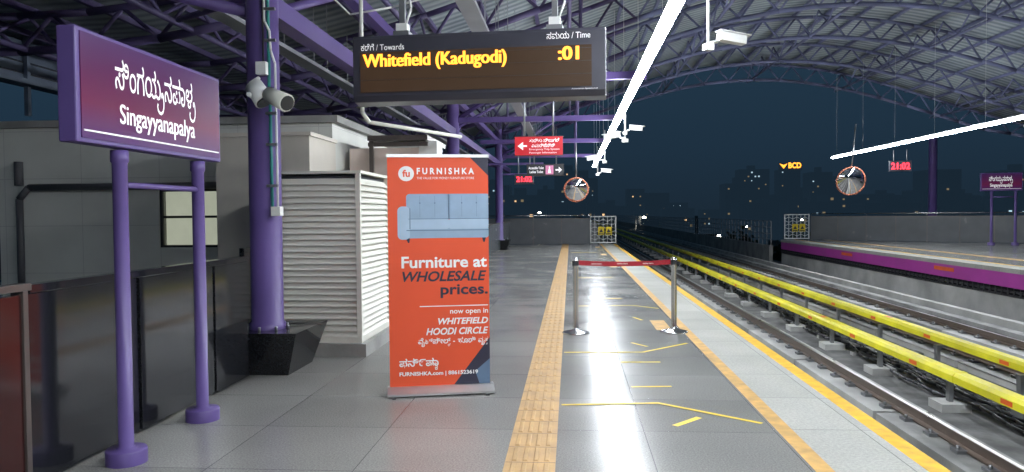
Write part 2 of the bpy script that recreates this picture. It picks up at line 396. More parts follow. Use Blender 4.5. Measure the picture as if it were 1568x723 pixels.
b = B("track_cables", ['dark', 'steel_d', 'conc_l', 'conc'])
for k in range(9):
    x0 = 5.50 + k * .09; pts = []
    yy = -2.0; ph = random.random() * 6
    while yy < 40:
        pts.append((x0 + .09 * math.sin(yy * 1.1 + ph) + .05 * math.sin(yy * 2.7 + ph), yy, ZT + .09 + .05 * math.sin(yy * 1.9 + ph * 2) ** 2)); yy += .35
    b.path(pts, .022, 0, 6)
for yy in (4.5, 7.2, 10.1, 13.5, 18, 23, 29, 36):
    b.box(5.85, 6.15, yy, yy + .28, ZT, ZT + .34, 1)
    pts = [(5.95 + .35 * math.sin(t * .45), yy + 1.1 - .5 * math.cos(t * .45) * 1.0, ZT + .10 + .15 * math.sin(t * .22)) for t in range(15)]
    b.path(pts, .026, 0, 6)
for yy in range(-3, 60, 2):
    b.box(5.5, 6.2, yy, yy + .16, ZT, ZT + .07, 2)
b.box(9.35, 9.6, -4, 200, ZT, ZT + .22, 3); b.box(9.95, 10.15, -4, 200, ZT, ZT + .30, 2)
b.done()

# ---------------------------------------------------------------- far platform
b = B("far_platform", ['floor', 'edge', 'yline', 'tact', 'magenta', 'conc_l', 'dark', 'conc'])
b.box(FX + .75, 26, Y0, 41.2, -.25, 0, 0)
b.box(FX + .12, FX + .745, Y0, 41.2, -.25, -.001, 1)
b.box(FX, FX + .12, Y0, 41.2, -.12, .002, 1)
b.box(FX + .64, FX + .74, Y0, 41.2, -.1, .004, 2)
b.box(FX + 2.0, FX + 2.3, Y0, 41.2, -.1, .005, 3)
b.box(FX + .02, FX + .12, Y0, 41.2, -.50, -.121, 4)
b.box(FX + .13, FX + .3, Y0, 41.2, -.72, -.25, 6)  # dark strip stands in for the shadow in the recess below the fascia
b.box(FX + .05, FX + .4, Y0, 41.2, ZT, -.72, 5)
y = -4
while y < 41:
    b.box(FX - .06, FX + .05, y, y + .10, -.66, -.56, 6); b.box(FX - .03, FX + .13, y + .1, y + .14, -.72, -.5, 6)
    y += .28
b.tube((FX - .02, Y0, -.6), (FX - .02, 41, -.6), .03, 6, 6); b.tube((FX - .0, Y0, -.70), (FX - .0, 41, -.70), .03, 6, 6)
b.done()
b = B("platform_edge_label", ['orange'])
for yy in (15.5, 23, 31): b.box(FX + .012, FX + .02, yy, yy + 1.2, -.32, -.2)
b.done()

def parapet(name, p0, p1, h=1.15, rail=True, npan=None, m='black'):
    p0 = Vector((*p0, 0)); p1 = Vector((*p1, 0)); L = (p1 - p0).length; ang = math.atan2(p1.y - p0.y, p1.x - p0.x)
    X = Matrix.Translation(p0) @ Matrix.Rotation(ang, 4, 'Z')
    b = B(name, [m, 'frame', 'steel'])
    n = npan or max(1, int(L / 1.25)); w = L / n
    for i in range(n):
        b.box(i * w + .012, (i + 1) * w - .012, -.03, .03, .02, h - .03, 0, X)
        b.box(i * w - .010, i * w + .010, -.022, .022, 0, h - .03, 1, X)
    b.box(0, L, -.04, .04, h - .03, h, 1, X)
    if rail:
        b.tube(X @ Vector((0, 0, h + .14)), X @ Vector((L, 0, h + .14)), .03, 2)
        for i in range(n + 1): b.tube(X @ Vector((i * w, 0, h)), X @ Vector((i * w, 0, h + .14)), .015, 2, 6)
    return b.done()
parapet("platform_end_parapet", (-6.0, 36.6), (.94, 36.6), 1.28, m='greypanel')
parapet("far_platform_parapet", (12.7, 40.6), (21.5, 34.0), 1.25, m='greypanel')
parapet("far_platform_parapet", (21.5, 34.0), (21.5, 4), m='greypanel')
parapet("side_parapet", (-3.0, 13.0), (-3.0, 36.5), rail=False, m='greypanel')

def gate(name, x0, x1, y):
    e = empty(name, (x0, y, 0)); W = x1 - x0
    b = B("lattice", ['steel', 'white'])
    H = 1.35
    for (a, c) in (((0, 0, .05), (0, 0, H)), ((W, 0, .05), (W, 0, H)), ((0, 0, .08), (W, 0, .08)), ((0, 0, H), (W, 0, H))): b.beam(a, c, .05, 1)
    n = 6
    for i in range(1, n): b.beam((W * i / n, 0, .08), (W * i / n, 0, H), .022, 1)
    for j in range(1, 7):
        z = .08 + (H - .08) * j / 7
        for i in range(n):
            dz = .05 if (i + j) % 2 else -.05
            b.beam((W * i / n, -.005, z + dz), (W * (i + 1) / n, -.005, z - dz), .022, 1)
    b.done(e)
    b = B("warning_plates", ['warn', 'dark'])
    for xx in (W * .42, W * .72):
        b.box(xx - .15, xx + .15, -.05, -.035, .45, .85, 0)
        b.face([(xx - .1, -.052, .58), (xx + .1, -.052, .58), (xx, -.052, .76)], 1)
        b.box(xx - .12, xx + .12, -.052, -.05, .48, .53, 1)
    b.done(e)
gate("platform_end_gate", .98, 2.2, 36.7); gate("platform_end_gate", 11.4, 12.65, 40.8)

def vrail(name, x, y0, y1):
    b = B(name, ['conc', 'steel_d'])
    b.box(x - .1, x + .1, y0, y1, ZT, -.35)
    y = y0
    while y < y1:
        b.box(x - .02, x + .02, y - .02, y + .02, -.35, 1.0, 1); y += .9 if y < 120 else 2
    for z in (.0, .3, .65, 1.0): b.tube((x, y0, z), (x, y1, z), .018, 1, 6)
    b.done()
vrail("viaduct_railing", 11.0, 42, 240); vrail("viaduct_railing", 1.4, 40, 240)

# ---------------------------------------------------------------- left side
b = B("black_panel_parapet", ['black', 'frame', 'red_reflection'])
ys = [0.5, 2.2, 3.86, 4.95, 6.05, 6.72]
for i in range(len(ys) - 1):
    b.box(-3.05, -3.0, ys[i] + .02, ys[i + 1] - .02, .03, 1.10, 2 if i == 1 else 0)  # one panel takes the painted red reflection
    if i in (1, 2):
        b.box(-3.06, -2.985, ys[i] - .02, ys[i] + .018, 0.0, 1.12, 1)
b.box(-3.07, -2.98, .5, 3.9, 1.12, 1.16, 1); b.box(-3.06, -2.99, 3.9, 6.72, 1.102, 1.15, 0)
b.done(bevel=.003)
b = B("black_panel_parapet", ['black', 'frame']); b.box(-3.3, -3.25, 7.2, 7.8, 0.03, 1.2, 0); b.done()

def column(name, x, y, r=.16, top=5.0, extras=False):
    e = empty(name, (x, y, 0))
    b = B("shaft", ['purple', 'steel_d'])
    b.lathe(0, 0, [(r + .02, .40), (r + .02, .46), (r, .47), (r, top)], 0, 28)
    for i in range(8):
        a = i * math.pi / 4; b.tube(((r + .05) * math.cos(a), (r + .05) * math.sin(a), .40), ((r + .05) * math.cos(a), (r + .05) * math.sin(a), .44), .015, 1, 6)
    b.done(e)
    b = B("pedestal", ['black'])
    lo, hi = .33, .46
    P = [(-lo, -lo, .0), (lo, -lo, .0), (lo, lo, .0), (-lo, lo, .0), (-hi, -hi, .42), (hi, -hi, .42), (hi, hi, .42), (-hi, hi, .42), (-.2, -.2, .40), (.2, -.2, .40), (.2, .2, .40), (-.2, .2, .40)]
    for q in [(0, 1, 5, 4), (1, 2, 6, 5), (2, 3, 7, 6), (3, 0, 4, 7), (4, 5, 9, 8), (5, 6, 10, 9), (6, 7, 11, 10), (7, 4, 8, 11), (8, 9, 10, 11)]:
        b.face([P[k] for k in q])
    b.done(e)
    if extras:
        b = B("conduits", ['teal', 'white', 'steel_d', 'dark'])
        b.path([(.13, -.15, 1.60), (.13, -.16, 2.6), (.12, -.15, 2.7), (.12, -.15, 5)], .016, 0)
        b.path([(.17, -.11, 1.60), (.17, -.12, 3.0), (.14, -.15, 3.12), (.14, -.17, 3.3), (.09, -.17, 3.4), (.09, -.17, 5)], .012, 1)
        b.path([(.075, -.17, 3.0), (.075, -.17, 5)], .010, 3)
        b.box(.13, .22, -.19, -.10, 1.52, 1.61, 1); b.box(.02, .12, -.23, -.15, 2.88, 3.0, 1)
        for z in (1.8, 2.2, 2.5, 3.2, 3.5): b.box(.09, .2, -.185, -.15, z, z + .025, 2)
        b.done(e)
    return e
column("purple_column", -3.02, 7.2, .155, 5.1, True)
for yy in (19.2, 31.6): column("purple_column", -3.02, yy, .16, 5.1)
for yy in (16, 28, 40): column("purple_column", 18.6, yy, .2, 5.4)

def cctv(name, loc, rz, stem=0.5, s=1.0, pitch=.12):
    e = empty(name, loc, rz)
    b = B("stem", ['white']); b.tube((0, 0, 0), (0, 0, stem), .018 * s, 0); b.box(-.05 * s, .05 * s, -.05 * s, .05 * s, -.05 * s, .02 * s)
    b.tube((0, 0, .03), (.12 * s, 0, .05), .018 * s); b.done(e)
    X = Matrix.Translation((.13 * s, 0, .07 * s)) @ Matrix.Rotation(pitch, 4, 'Y')
    b = B("housing", ['white', 'dark', 'glass'])
    b.box(0, .33 * s, -.06 * s, .06 * s, 0, .10 * s, 0, X); b.box(-.02 * s, .38 * s, -.07 * s, .07 * s, .105 * s, .118 * s, 0, X)
    b.box(.331 * s, .336 * s, -.05 * s, .05 * s, .01 * s, .09 * s, 1, X)
    b.tube(X @ Vector((.33 * s, 0, .05 * s)), X @ Vector((.345 * s, 0, .05 * s)), .035 * s, 2)
    b.done(e, bevel=.006 * s)
    return e
cctv("security_camera", (1.45, 8.0, 3.26), 0.3, 2.6, .9)
cctv("security_camera", (1.15, 15.8, 3.05), 2.6, .9, 1.0)
cctv("security_camera", (1.15, 15.8, 3.2), -.3, .3, .8)
cctv("security_camera", (1.0, 21.8, 3.02), 2.9, .9, 1.1)
cctv("security_camera", (1.0, 27.5, 2.95), -.3, 1.0, 1.1)
cctv("security_camera", (11.35, 19.6, 3.62), .2, 1.2, 1.0)
e = empty("column_security_camera", (-3.02, 7.2, 0))
b = B("housing", ['white', 'dark', 'cream'])
b.tube((.03, -.16, 2.62), (.03, -.42, 2.66), .022, 0)
b.tube((.03, -.30, 2.76), (.15, -.34, 2.60), .085, 0, 16, .095); b.tube((.15, -.34, 2.60), (.158, -.342, 2.588), .08, 1, 16)
b.tube((.20, -.36, 2.66), (.42, -.48, 2.56), .075, 2, 16, .085); b.tube((.42, -.48, 2.56), (.43, -.486, 2.555), .07, 1, 16)
b.tube((.03, -.18, 2.85), (.0, -.3, 2.78), .02, 0); b.done(e)

def station_sign(name, loc, rz, s=1.0, L=1.69):
    e = empty(name, loc, rz); e.scale = (s, s, s)
    b = B("board", ['purple']); b.box(0, L, 0, .11, 1.94, 2.58); b.done(e, bevel=.01)
    b = B("face", ['signface']); b.box(.035, L - .03, -.006, -.001, 1.965, 2.555); b.done(e)
    b = B("rule", ['signw']); b.box(.05, L - .05, -.010, -.007, 2.005, 2.014); b.done(e)
    b = B("posts", ['purple'])
    k = L / 1.69
    for x in (.47 * k, 1.43 * k):
        b.lathe(x, .055, [(.002, 1.93), (.052, 1.93), (.052, 1.86), (.044, 1.85), (.044, .10), (.060, .10), (.060, .09), (.115, .09), (.12, .08), (.12, 0)], 0, 24)
    b.tube((.47 * k, .055, 1.72), (1.43 * k, .055, 1.72), .02, 0); b.done(e)
    kannada("kannada_name", [('t', "ಸಿಂಗಯ"), ('y',), ('t', "ನಪಾಳ"), ('y',)], .34 * k, 1.29 * k, 2.19, 2.47, -.012, 'signw', e, bold=.006)
    text("english_name", "Singayyanapalya", .38 * k, 1.27 * k, 2.045, 2.20, -.012, 'signw', e, bold=.004)
    text("english_name_weight", "Singayyanapalya", .384 * k, 1.274 * k, 2.045, 2.20, -.0125, 'signw', e, bold=.004)
    return e
station_sign("station_name_sign", (-2.70, 3.91, 0), math.pi / 2)
station_sign("station_name_sign", (17.6, 33.6, 0), math.radians(-14), 1.2, 1.3)

# louvered cabin
b = B("louvered_cabin", ['cream', 'conc', 'dark'])
x0, x1, y0, y1, z0, z1 = -3.25, -2.25, 7.85, 10.3, .14, 1.97
b.box(x0 - .05, x1 + .06, y0 - .06, y1, 0, z0, 1)
b.box(x0 + .05, x1 - .05, y0 + .05, y1 - .05, z0, z1 - .02, 2)
for (xx, yy) in ((x0, y0), (x1 - .05, y0), (x1 - .05, (y0 + y1) / 2), (x1 - .05, y1 - .05), (x0, y1 - .05)): b.box(xx, xx + .05, yy, yy + .05, z0 + .001, z1)
b.box(x0 - .01, x1 + .015, y0 - .015, y1 + .01, z1, z1 + .03); b.box(x0 + .051, x1 - .051, y0 + .004, y0 + .045, z0 + .001, z0 + .06); b.box(x1 - .046, x1 - .004, y0 + .051, y1 - .051, z0 + .001, z0 + .06)
z = z0 + .07
while z < z1 - .05:
    b.face([(x0 + .05, y0 + .001, z), (x1 - .05, y0 + .001, z), (x1 - .05, y0 + .045, z + .062), (x0 + .05, y0 + .045, z + .062)])
    b.face([(x0 + .05, y0 + .001, z - .008), (x1 - .05, y0 + .001, z - .008), (x1 - .05, y0 + .001, z), (x0 + .05, y0 + .001, z)])
    for (ya, yb) in ((y0 + .05, (y0 + y1) / 2), ((y0 + y1) / 2 + .05, y1 - .05)):
        b.face([(x1 - .001, ya, z), (x1 - .001, yb, z), (x1 - .045, yb, z + .062), (x1 - .045, ya, z + .062)])
        b.face([(x1 - .001, ya, z - .008), (x1 - .001, yb, z - .008), (x1 - .001, yb, z), (x1 - .001, ya, z)])
    z += .066
b.done()

# station rooms
e = empty("station_room_building")
b = B("walls", ['block', 'conc', 'beige'])
wy = 10.5
X0, X1, ZR = -8.5, -3.4, 2.85
wx0, wx1, wz0, wz1 = -6.02, -4.92, 1.07, 1.93
b.box(X0, wx0, wy, wy + .2, 0, ZR); b.box(wx1, X1, wy, wy + .2, 0, ZR); b.box(wx0, wx1, wy, wy + .2, 0, wz0); b.box(wx0, wx1, wy, wy + .2, wz1, ZR)
b.box(X0, X0 + .2, wy + .2, 20, 0, ZR); b.box(X1 - .2, X1, wy + .2, 20, 0, ZR); b.box(X0 - .1, X1 + .1, wy - .08, 20, ZR, ZR + .1, 1)
b.done(e)
b = B("window_frame", ['dark', 'winlit', 'cream', 'glass'])
for x in (wx0, (wx0 + wx1) / 2 - .02, wx1 - .04): b.box(x, x + .04, wy + .03, wy + .07, wz0, wz1)
for z in (wz0, (wz0 + wz1) / 2 - .0, wz1 - .04): b.box(wx0, wx1, wy + .035, wy + .065, z, z + .035)
b.box(wx0 - 1, wx1 + 1, wy + 1.4, wy + 1.45, .0, 2.5, 1)
for i in range(14): b.box(wx1 - .45, wx1 - .05, wy + 1.30, wy + 1.34, wz0 - .1 + i * .075, wz0 - .05 + i * .075, 2)
b.box(wx1 - .50, wx1 - .46, wy + 1.28, wy + 1.36, .2, 2.2, 0); b.box(wx0 + .45, wx0 + .62, wy + 1.2, wy + 1.3, .2, 2.4, 3)
b.done(e)
b = B("drain_pipe", ['pipe_g']); b.path([(-8.1, wy - .1, 0.2), (-8.1, wy - .1, 1.8), (-7.95, wy - .1, 1.97), (-5.0, wy - .1, 1.97)], .05); b.tube((-8.1, wy - .1, 2.0), (-8.1, wy - .1, 2.35), .06); b.done(e)
b = B("beige_kiosk", ['beige', 'conc']); b.box(-4.6, -3.35, 9.4, 10.48, 0, 2.55); b.box(-4.63, -3.32, 9.37, 10.48, 2.55, 2.60, 0); b.done()
b = B("pink_kiosk", ['pinkb', 'frame', 'white']); b.box(-3.3, -2.25, 11.0, 12.4, 0, 2.52); b.box(-2.25, -1.98, 11.02, 11.5, 0, 2.62, 2)
b.box(-3.0, -2.1, 10.9, 12.5, 2.625, 2.70, 1); b.box(-2.98, -2.92, 10.92, 10.98, 0, 2.62, 1); b.box(-3.0, -2.1, 10.93, 10.99, 2.54, 2.6, 1); b.done()

# ---------------------------------------------------------------- roll-up banner
ang = math.radians(13)
e = empty("roll_up_banner", (-1.52, 6.12, 0), ang)
BW = .845
def bu(px): return (px - 589) / 149.0 * BW
def bz(py): return 2.00 - (py - 240) / 353.0 * 1.93
b = B("vinyl_panel", ['banner', 'alu']); b.box(0, BW, -.002, .0, .06, 2.00, 0); b.box(-.005, BW + .005, -.012, .012, 2.0005, 2.025, 1)
b.done(e)
b = B("base_cassette", ['alu', 'dark'])
prof = [(-.10, 0.012), (.10, 0.012), (.10, .03), (.04, .075), (-.035, .075), (-.10, .03)]
for x in (-.02, BW + .03):
    for (yy, zz) in prof: b.v.append((x, yy, zz))
for i in range(6):
    j = (i + 1) % 6; b.f.append([i, j, 6 + j, 6 + i]); b.mi.append(0); b.sm.append(False)
b.f.append([0, 1, 2, 3, 4, 5]); b.mi.append(1); b.sm.append(False); b.f.append([11, 10, 9, 8, 7, 6]); b.mi.append(1); b.sm.append(False)
for x in (.02, BW - .05): b.box(x, x + .03, -.14, .14, 0, .012, 1)
b.tube((BW / 2, .03, .07), (BW / 2, .03, 2.01), .012, 0)
b.done(e)
b = B("artwork", ['navy', 'ink', 'sofa', 'sofa_l', 'sofa_d', 'banner'])
def poly(pts, m, y): b.face([(bu(p[0]), y, bz(p[1])) for p in pts], m)
def rrect(x0, x1, y0, y1, r, m, y, skew=0):
    pts = []
    for (cx, cy, a0) in ((x1 - r, y0 + r, 270), (x1 - r, y1 - r, 0), (x0 + r, y1 - r, 90), (x0 + r, y0 + r, 180)):
        for k in range(6):
            a = math.radians(a0 + k * 18); pts.append((cx + r * math.cos(a), cy + r * math.sin(a)))
    poly(pts[::-1], m, y)
Yf = -.0035
poly([(738, 240), (711, 240), (738, 268)], 0, Yf)
poly([(738, 520), (738, 592), (684, 592)], 0, Yf); poly([(738, 553), (716, 572), (722, 592), (738, 592)], 4, Yf - .0006)
poly([(736.0, 468.6), (634, 468.6), (634, 470), (736, 470)], 1, Yf)
pts = [(616.5 + 11.5 * math.cos(-k * math.pi / 16), 265 + 11.5 * math.sin(-k * math.pi / 16)) for k in range(32)]; poly(pts, 1, Yf)
y = Yf
rrect(616, 681, 296, 335, 5, 2, y); rrect(677, 738, 296, 335, 2, 2, y)
poly([(678.6, 296), (677.6, 296), (678.2, 334), (679.2, 334)], 4, y - .0004)
rrect(603, 621, 315, 366, 7, 3, y - .0006)
rrect(614, 738, 346, 364, 4, 2, y - .0004)
rrect(617, 680, 334, 350, 5, 3, y - .0010); rrect(679, 738, 334, 350, 3, 3, y - .0012)
poly([(738, 351.4), (616, 351.4), (616, 352.6), (738, 352.6)], 4, y - .0016)
poly([(621.8, 318), (620.8, 318), (620.6, 350), (621.8, 350)], 4, y - .0016)
for (xx) in (636, 658, 698, 720):
    poly([(xx + .9, 309), (xx - .9, 309), (xx - .9, 311), (xx + .9, 311)], 4, y - .0014)
    poly([(xx + .15, 299), (xx - .15, 299), (xx - .15, 331), (xx + .15, 331)], 4, y - .0010)
poly([(738, 334), (619, 334), (619, 334.8), (738, 334.8)], 4, y - .0018)
poly([(621, 364), (615, 364), (618, 371), (620, 371)], 0, y - .0004); poly([(734, 364), (728, 364), (730, 371), (732, 371)], 0, y - .0004)
b.done(e)
def bt(name, s, px0, px1, py0, py1, m, sh=0, bo=0): text(name, s, bu(px0), bu(px1), bz(py1), bz(py0), -.0045, m, e, sh, bo)
bt("logo_mark", "fu", 611, 622, 259, 270, 'banner', 0, .03)
bt("brand_text", "F U R N I S H K A", 632, 717, 256, 266, 'ink', 0, .035)
bt("tagline", "THE VALUE FOR MONEY FURNITURE STORE", 632, 717, 270, 273.5, 'ink')
bt("headline", "Furniture at", 608, 735, 392, 410, 'ink', 0, .025)
bt("headline_wholesale", "WHOLESALE", 609, 734, 415, 431, 'navy', .25, .025)
bt("headline_prices", "prices.", 665, 736, 436, 457, 'navy', 0, .025)
bt("open_text", "now open in", 679, 736, 474, 484, 'ink', 0, .015)
bt("place_text", "WHITEFIELD", 661, 736, 488, 498, 'ink', .25, .03)
bt("place_text_2", "HOODI CIRCLE", 643, 736, 503, 514, 'ink', .25, .03)
kannada("kannada_place", [('t', "ವೈಟ್ಫೀಲ್"), ('s', "ಡ"), (' ',), ('t', "-"), (' ',), ('t', "ಹೂಡಿ"), (' ',), ('t', "ವೃತ"), ('s', "ತ")], bu(631), bu(736), bz(532), bz(518), -.0045, 'ink', e, .02)
kannada("kannada_brand", [('t', "ಫನಿ೯ಷಾ"), ('s', "ಕ")], bu(603), bu(661), bz(568), bz(549), -.0045, 'ink', e, .02)
bt("contact_text", "FURNISHKA.com | 8861523619", 603, 720, 570, 578, 'ink', 0, .03)

# ---------------------------------------------------------------- LED display board
e = empty("train_display_board", (-1.91, 6.50, 0), math.radians(-3.0))
b = B("case", ['case', 'dark'])
DW = 2.22; zb, zt = 2.50, 3.10
prof = [(0, zb + .07), (.025, zb + .02), (.16, zb), (.28, zb + .06), (.30, zt - .05), (.26, zt), (.02, zt), (0, zt - .03)]
for x in (0, DW):
    for (yy, zz) in prof: b.v.append((x, yy, zz))
k = len(prof)
for i in range(k):
    j = (i + 1) % k; b.f.append([i, k + i, k + j, j]); b.mi.append(0); b.sm.append(False)
b.f.append(list(range(k))); b.mi.append(0); b.sm.append(False); b.f.append([k + i for i in range(k)][::-1]); b.mi.append(0); b.sm.append(False)
b.done(e, bevel=.008)
b = B("screen", ['screen', 'dark']); b.box(.07, DW - .12, -.006, -.001, zb + .10, zt - .15, 0)
for i in range(4): b.box(.07, DW - .12, -.0075, -.0062, zb + .10 + i * .1085 - .003, zb + .10 + i * .1085, 1)
b.done(e)
for k_, dx in enumerate((0, .005, .010)):
    text("led_destination_%d" % k_, "Whitefield (Kadugodi)", .095 + dx, 1.365 + dx, zt - .315, zt - .165, -.010 - .0004 * k_, 'amber', e, bold=.006)
    text("led_minutes_%d" % k_, ":01", 1.815 + dx, 1.985 + dx, zt - .275, zt - .160, -.010 - .0004 * k_, 'amber', e, bold=.01)
text("label_towards", "ಕಡೆಗೆ / Towards", .08, .47, zt - .135, zt - .075, -.010, 'signw', e)
text("label_time", "ಸಮಯ / Time", 1.72, 2.09, zt - .095, zt - .035, -.010, 'signw', e)
text("maker_text", "Automation Systems Ltd", 1.93, 2.15, zb + .072, zb + .085, -.010, 'signw', e)
b = B("hangers", ['steel_d', 'white'])
for x in (.42, 1.78):
    b.beam((x, .14, zt - .01), (x, .14, 5.6), .05); b.box(x - .07, x + .07, .07, .21, zt, zt + .05); b.box(x - .05, x + .05, .09, .19, zt + .05, zt + .12, 1)
    b.path([(x + .03, .12, zt + .1), (x + .09, .10, zt + .25), (x + .05, .1, zt + .5), (x + .03, .12, zt + .9)], .01, 1, 6)
b.done(e)

# ---------------------------------------------------------------- stanchions
def stanchion(name, x, y):
    b = B(name, ['steel', 'dark'])
    b.lathe(x, y, [(.17, 0), (.175, .012), (.16, .022), (.06, .045), (.037, .06), (.034, .08), (.034, .84), (.040, .845), (.040, .93), (.034, .94), (.030, .955), (.001, .958)], 0, 28)
    b.lathe(x, y, [(.042, .86), (.042, .92)], 1, 20); return b.done()
stanchion("queue_barrier_post", .06, 9.44); stanchion("queue_barrier_post", 1.30, 9.55)
b = B("queue_barrier_belt", ['belt', 'signw'])
n = 12
for i in range(n):
    t0, t1 = i / n, (i + 1) / n
    f = lambda t: (.10 + t * 1.16, 9.44 + t * .11, -.02 * (1 - (2 * t - 1) ** 2))
    p, q = f(t0), f(t1)
    b.face([(p[0], p[1], .865 + p[2]), (q[0], q[1], .865 + q[2]), (q[0], q[1], .925 + q[2]), (p[0], p[1], .925 + p[2])])
ob = b.done(); so = ob.modifiers.new("s", 'SOLIDIFY'); so.thickness = .002
for i, t in enumerate((.12, .4, .68)):
    text("belt_text_%d" % i, "namma metro", .12 + t * 1.16, .12 + t * 1.16 + .13, .872, .889, 9.43 + t * .11, 'signw', ob)

# ---------------------------------------------------------------- lights
def batten(name, x, z, y0, y1, w=.055):
    e = empty(name)
    b = B("diffuser", ['tube'])
    b.box(x - w, x + w, y0, y1, z - .035, z + .03)
    b.done(e)
    b = B("housing", ['white']); b.box(x - .05, x + .05, y0, y1, z + .031, z + .07)
    y = y0 + .5
    while y < y1: b.tube((x, y, z + .07), (x, y, 6.2 if x < 5 else 7.6), .0035, 0, 5); y += 3
    b.done(e)
batten("linear_platform_light", 1.04, 3.57, -10, 33, .06)
batten("linear_platform_light", 11.9, 3.95, -2, 35, .06)

# ---------------------------------------------------------------- hanging signs
def hsign(name, x0, x1, y, z0, z1, m, top=3.95):
    e = empty(name, (x0, y, 0)); W = x1 - x0
    b = B("board", [m, 'dark', 'steel_d']); b.box(0, W, 0, .08, z0, z1, 0); b.box(-.015, W + .015, .01, .09, z0 - .012, z0, 1); b.box(-.015, W + .015, .01, .09, z1, z1 + .012, 1)
    for x in (W * .2, W * .8): b.tube((x, .04, z1), (x, .04, top), .018, 2, 6)
    b.done(e); return e, W
e, W = hsign("emergency_direction_sign", -.99, -.13, 13.4, 2.57, 2.90, 'red')
text("sign_line_1", "ತುರ್ತು ನಿಲುಗಡೆ", .26, .80, 2.80, 2.87, -.004, 'signw', e, bold=.02); text("sign_line_2", "ಎಮರ್ಜೆನ್ಸಿ", .30, .72, 2.71, 2.78, -.004, 'signw', e, bold=.02)
text("sign_line_3", "Emergency Trip System", .26, .80, 2.65, 2.69, -.004, 'signw', e); text("sign_line_4", "Passenger Information", .26, .75, 2.59, 2.63, -.004, 'signw', e)
b = B("arrow", ['signw']); b.face([(.05, -.004, 2.735), (.15, -.004, 2.66), (.15, -.004, 2.72), (.22, -.004, 2.72), (.22, -.004, 2.75), (.15, -.004, 2.75), (.15, -.004, 2.81)]); b.done(e)
e, W = hsign("toilet_direction_sign", -1.22, -.18, 21, 2.59, 2.90, 'dark')
text("sign_line_1", "Accessible Toilet", .05, .48, 2.77, 2.84, -.004, 'signw', e, bold=.02); text("sign_line_2", "Ladies Toilet", .08, .46, 2.66, 2.73, -.004, 'signw', e, bold=.02)
b = B("pictograms", [mat("pink_pictogram", (.55, .2, .35), .4, emis=(.6, .2, .35), estr=.3), 'signw']); b.box(.53, .75, -.004, -.001, 2.62, 2.87, 0)
b.tube((.64, -.006, 2.82), (.64, -.004, 2.82), .022, 1); b.face([(.60, -.006, 2.66), (.68, -.006, 2.66), (.66, -.006, 2.79), (.62, -.006, 2.79)], 1)
b.face([(.99, -.004, 2.745), (.90, -.004, 2.83), (.90, -.004, 2.765), (.81, -.004, 2.765), (.81, -.004, 2.725), (.90, -.004, 2.725), (.90, -.004, 2.66)], 1); b.done(e)
for (x0, x1, y, z0, z1) in ((-1.86, -1.22, 25, 2.52, 2.84), (12.75, 13.6, 31, 3.10, 3.50)):
    e, W = hsign("digital_clock", x0, x1, y, z0, z1, 'case')
    text("digits", "21:02", .06, W - .06, z0 + .07, z1 - .07, -.004, 'redled', e, bold=.02)

def mirror(name, x, y, z, r, top=4.4):
    e = empty(name, (x, y, z))
    mm = M.get('mirror')
    if not mm:
        mm = M['mirror'] = mat("convex_mirror_glass", (.85, .85, .87), .03, 1.0, namt=.02)
        M['mrim'] = mat("mirror_rim", (.55, .18, .10), .5)
    b = B("glass", ['mirror'])
    seg, rings = 32, 8; n = 0; R = r * 1.8; d0 = math.sqrt(R * R - r * r)
    for k in range(rings + 1):
        rr = r * k / rings; yy = -(math.sqrt(R * R - rr * rr) - d0)
        for i in range(seg): a = 2 * math.pi * i / seg; b.v.append((rr * math.cos(a), yy, rr * math.sin(a)))
    for k in range(rings):
        for i in range(seg):
            j = (i + 1) % seg; b.f.append([k * seg + i, k * seg + j, (k + 1) * seg + j, (k + 1) * seg + i]); b.mi.append(0); b.sm.append(True)
    b.done(e)
    b = B("rim", ['mrim', 'steel_d'])
    pts = [(r * math.cos(a * math.pi / 16), 0, r * math.sin(a * math.pi / 16)) for a in range(33)]
    b.path(pts, .03, 0, 8); b.tube((0, .02, 0), (0, .05, 0), r, 1, 24); b.tube((0, .06, 0), (0, .06, top - z), .025, 1); b.done(e)
    e.rotation_euler = (math.radians(14), 0, 0)
    return e
mirror("convex_mirror", .2, 26, 2.34, .41); mirror("convex_mirror", 11.25, 31, 2.72, .56, 5)

# ---------------------------------------------------------------- roof
def zs(X):
    t = abs(X - 8.5)
    return 4.9 + (3.7 * math.cos(math.pi * t / 34) ** 2 if t < 17 else 0)
def zb_(X): return zs(X) - (.9 if X > -3 and X < 20 else .75)
RX0, RX1 = -10.0, 27.0
b = B("station_roof", ['sheet', 'dark'])
n = 56; RY0, RY1 = -11.0, 36.5
for i in range(n):
    xa = RX0 + (RX1 - RX0) * i / n; xb = RX0 + (RX1 - RX0) * (i + 1) / n
    b.face([(xa, RY0, zs(xa)), (xa, RY1, zs(xa)), (xb, RY1, zs(xb)), (xb, RY0, zs(xb))], 0, True)
    b.face([(xa, RY0, zs(xa) + .1), (xb, RY0, zs(xb) + .1), (xb, RY1, zs(xb) + .1), (xa, RY1, zs(xa) + .1)], 1, True)
b.done()
b = B("roof_purlins", ['truss_haze', 'purple_d'])
x = RX0 + .4
while x < RX1:
    z = zs(x) - .08; b.box(x - .04, x + .04, RY0, RY1, z - .07, z + .03, 0 if x > 1 else 1); x += 1.1
b.done()
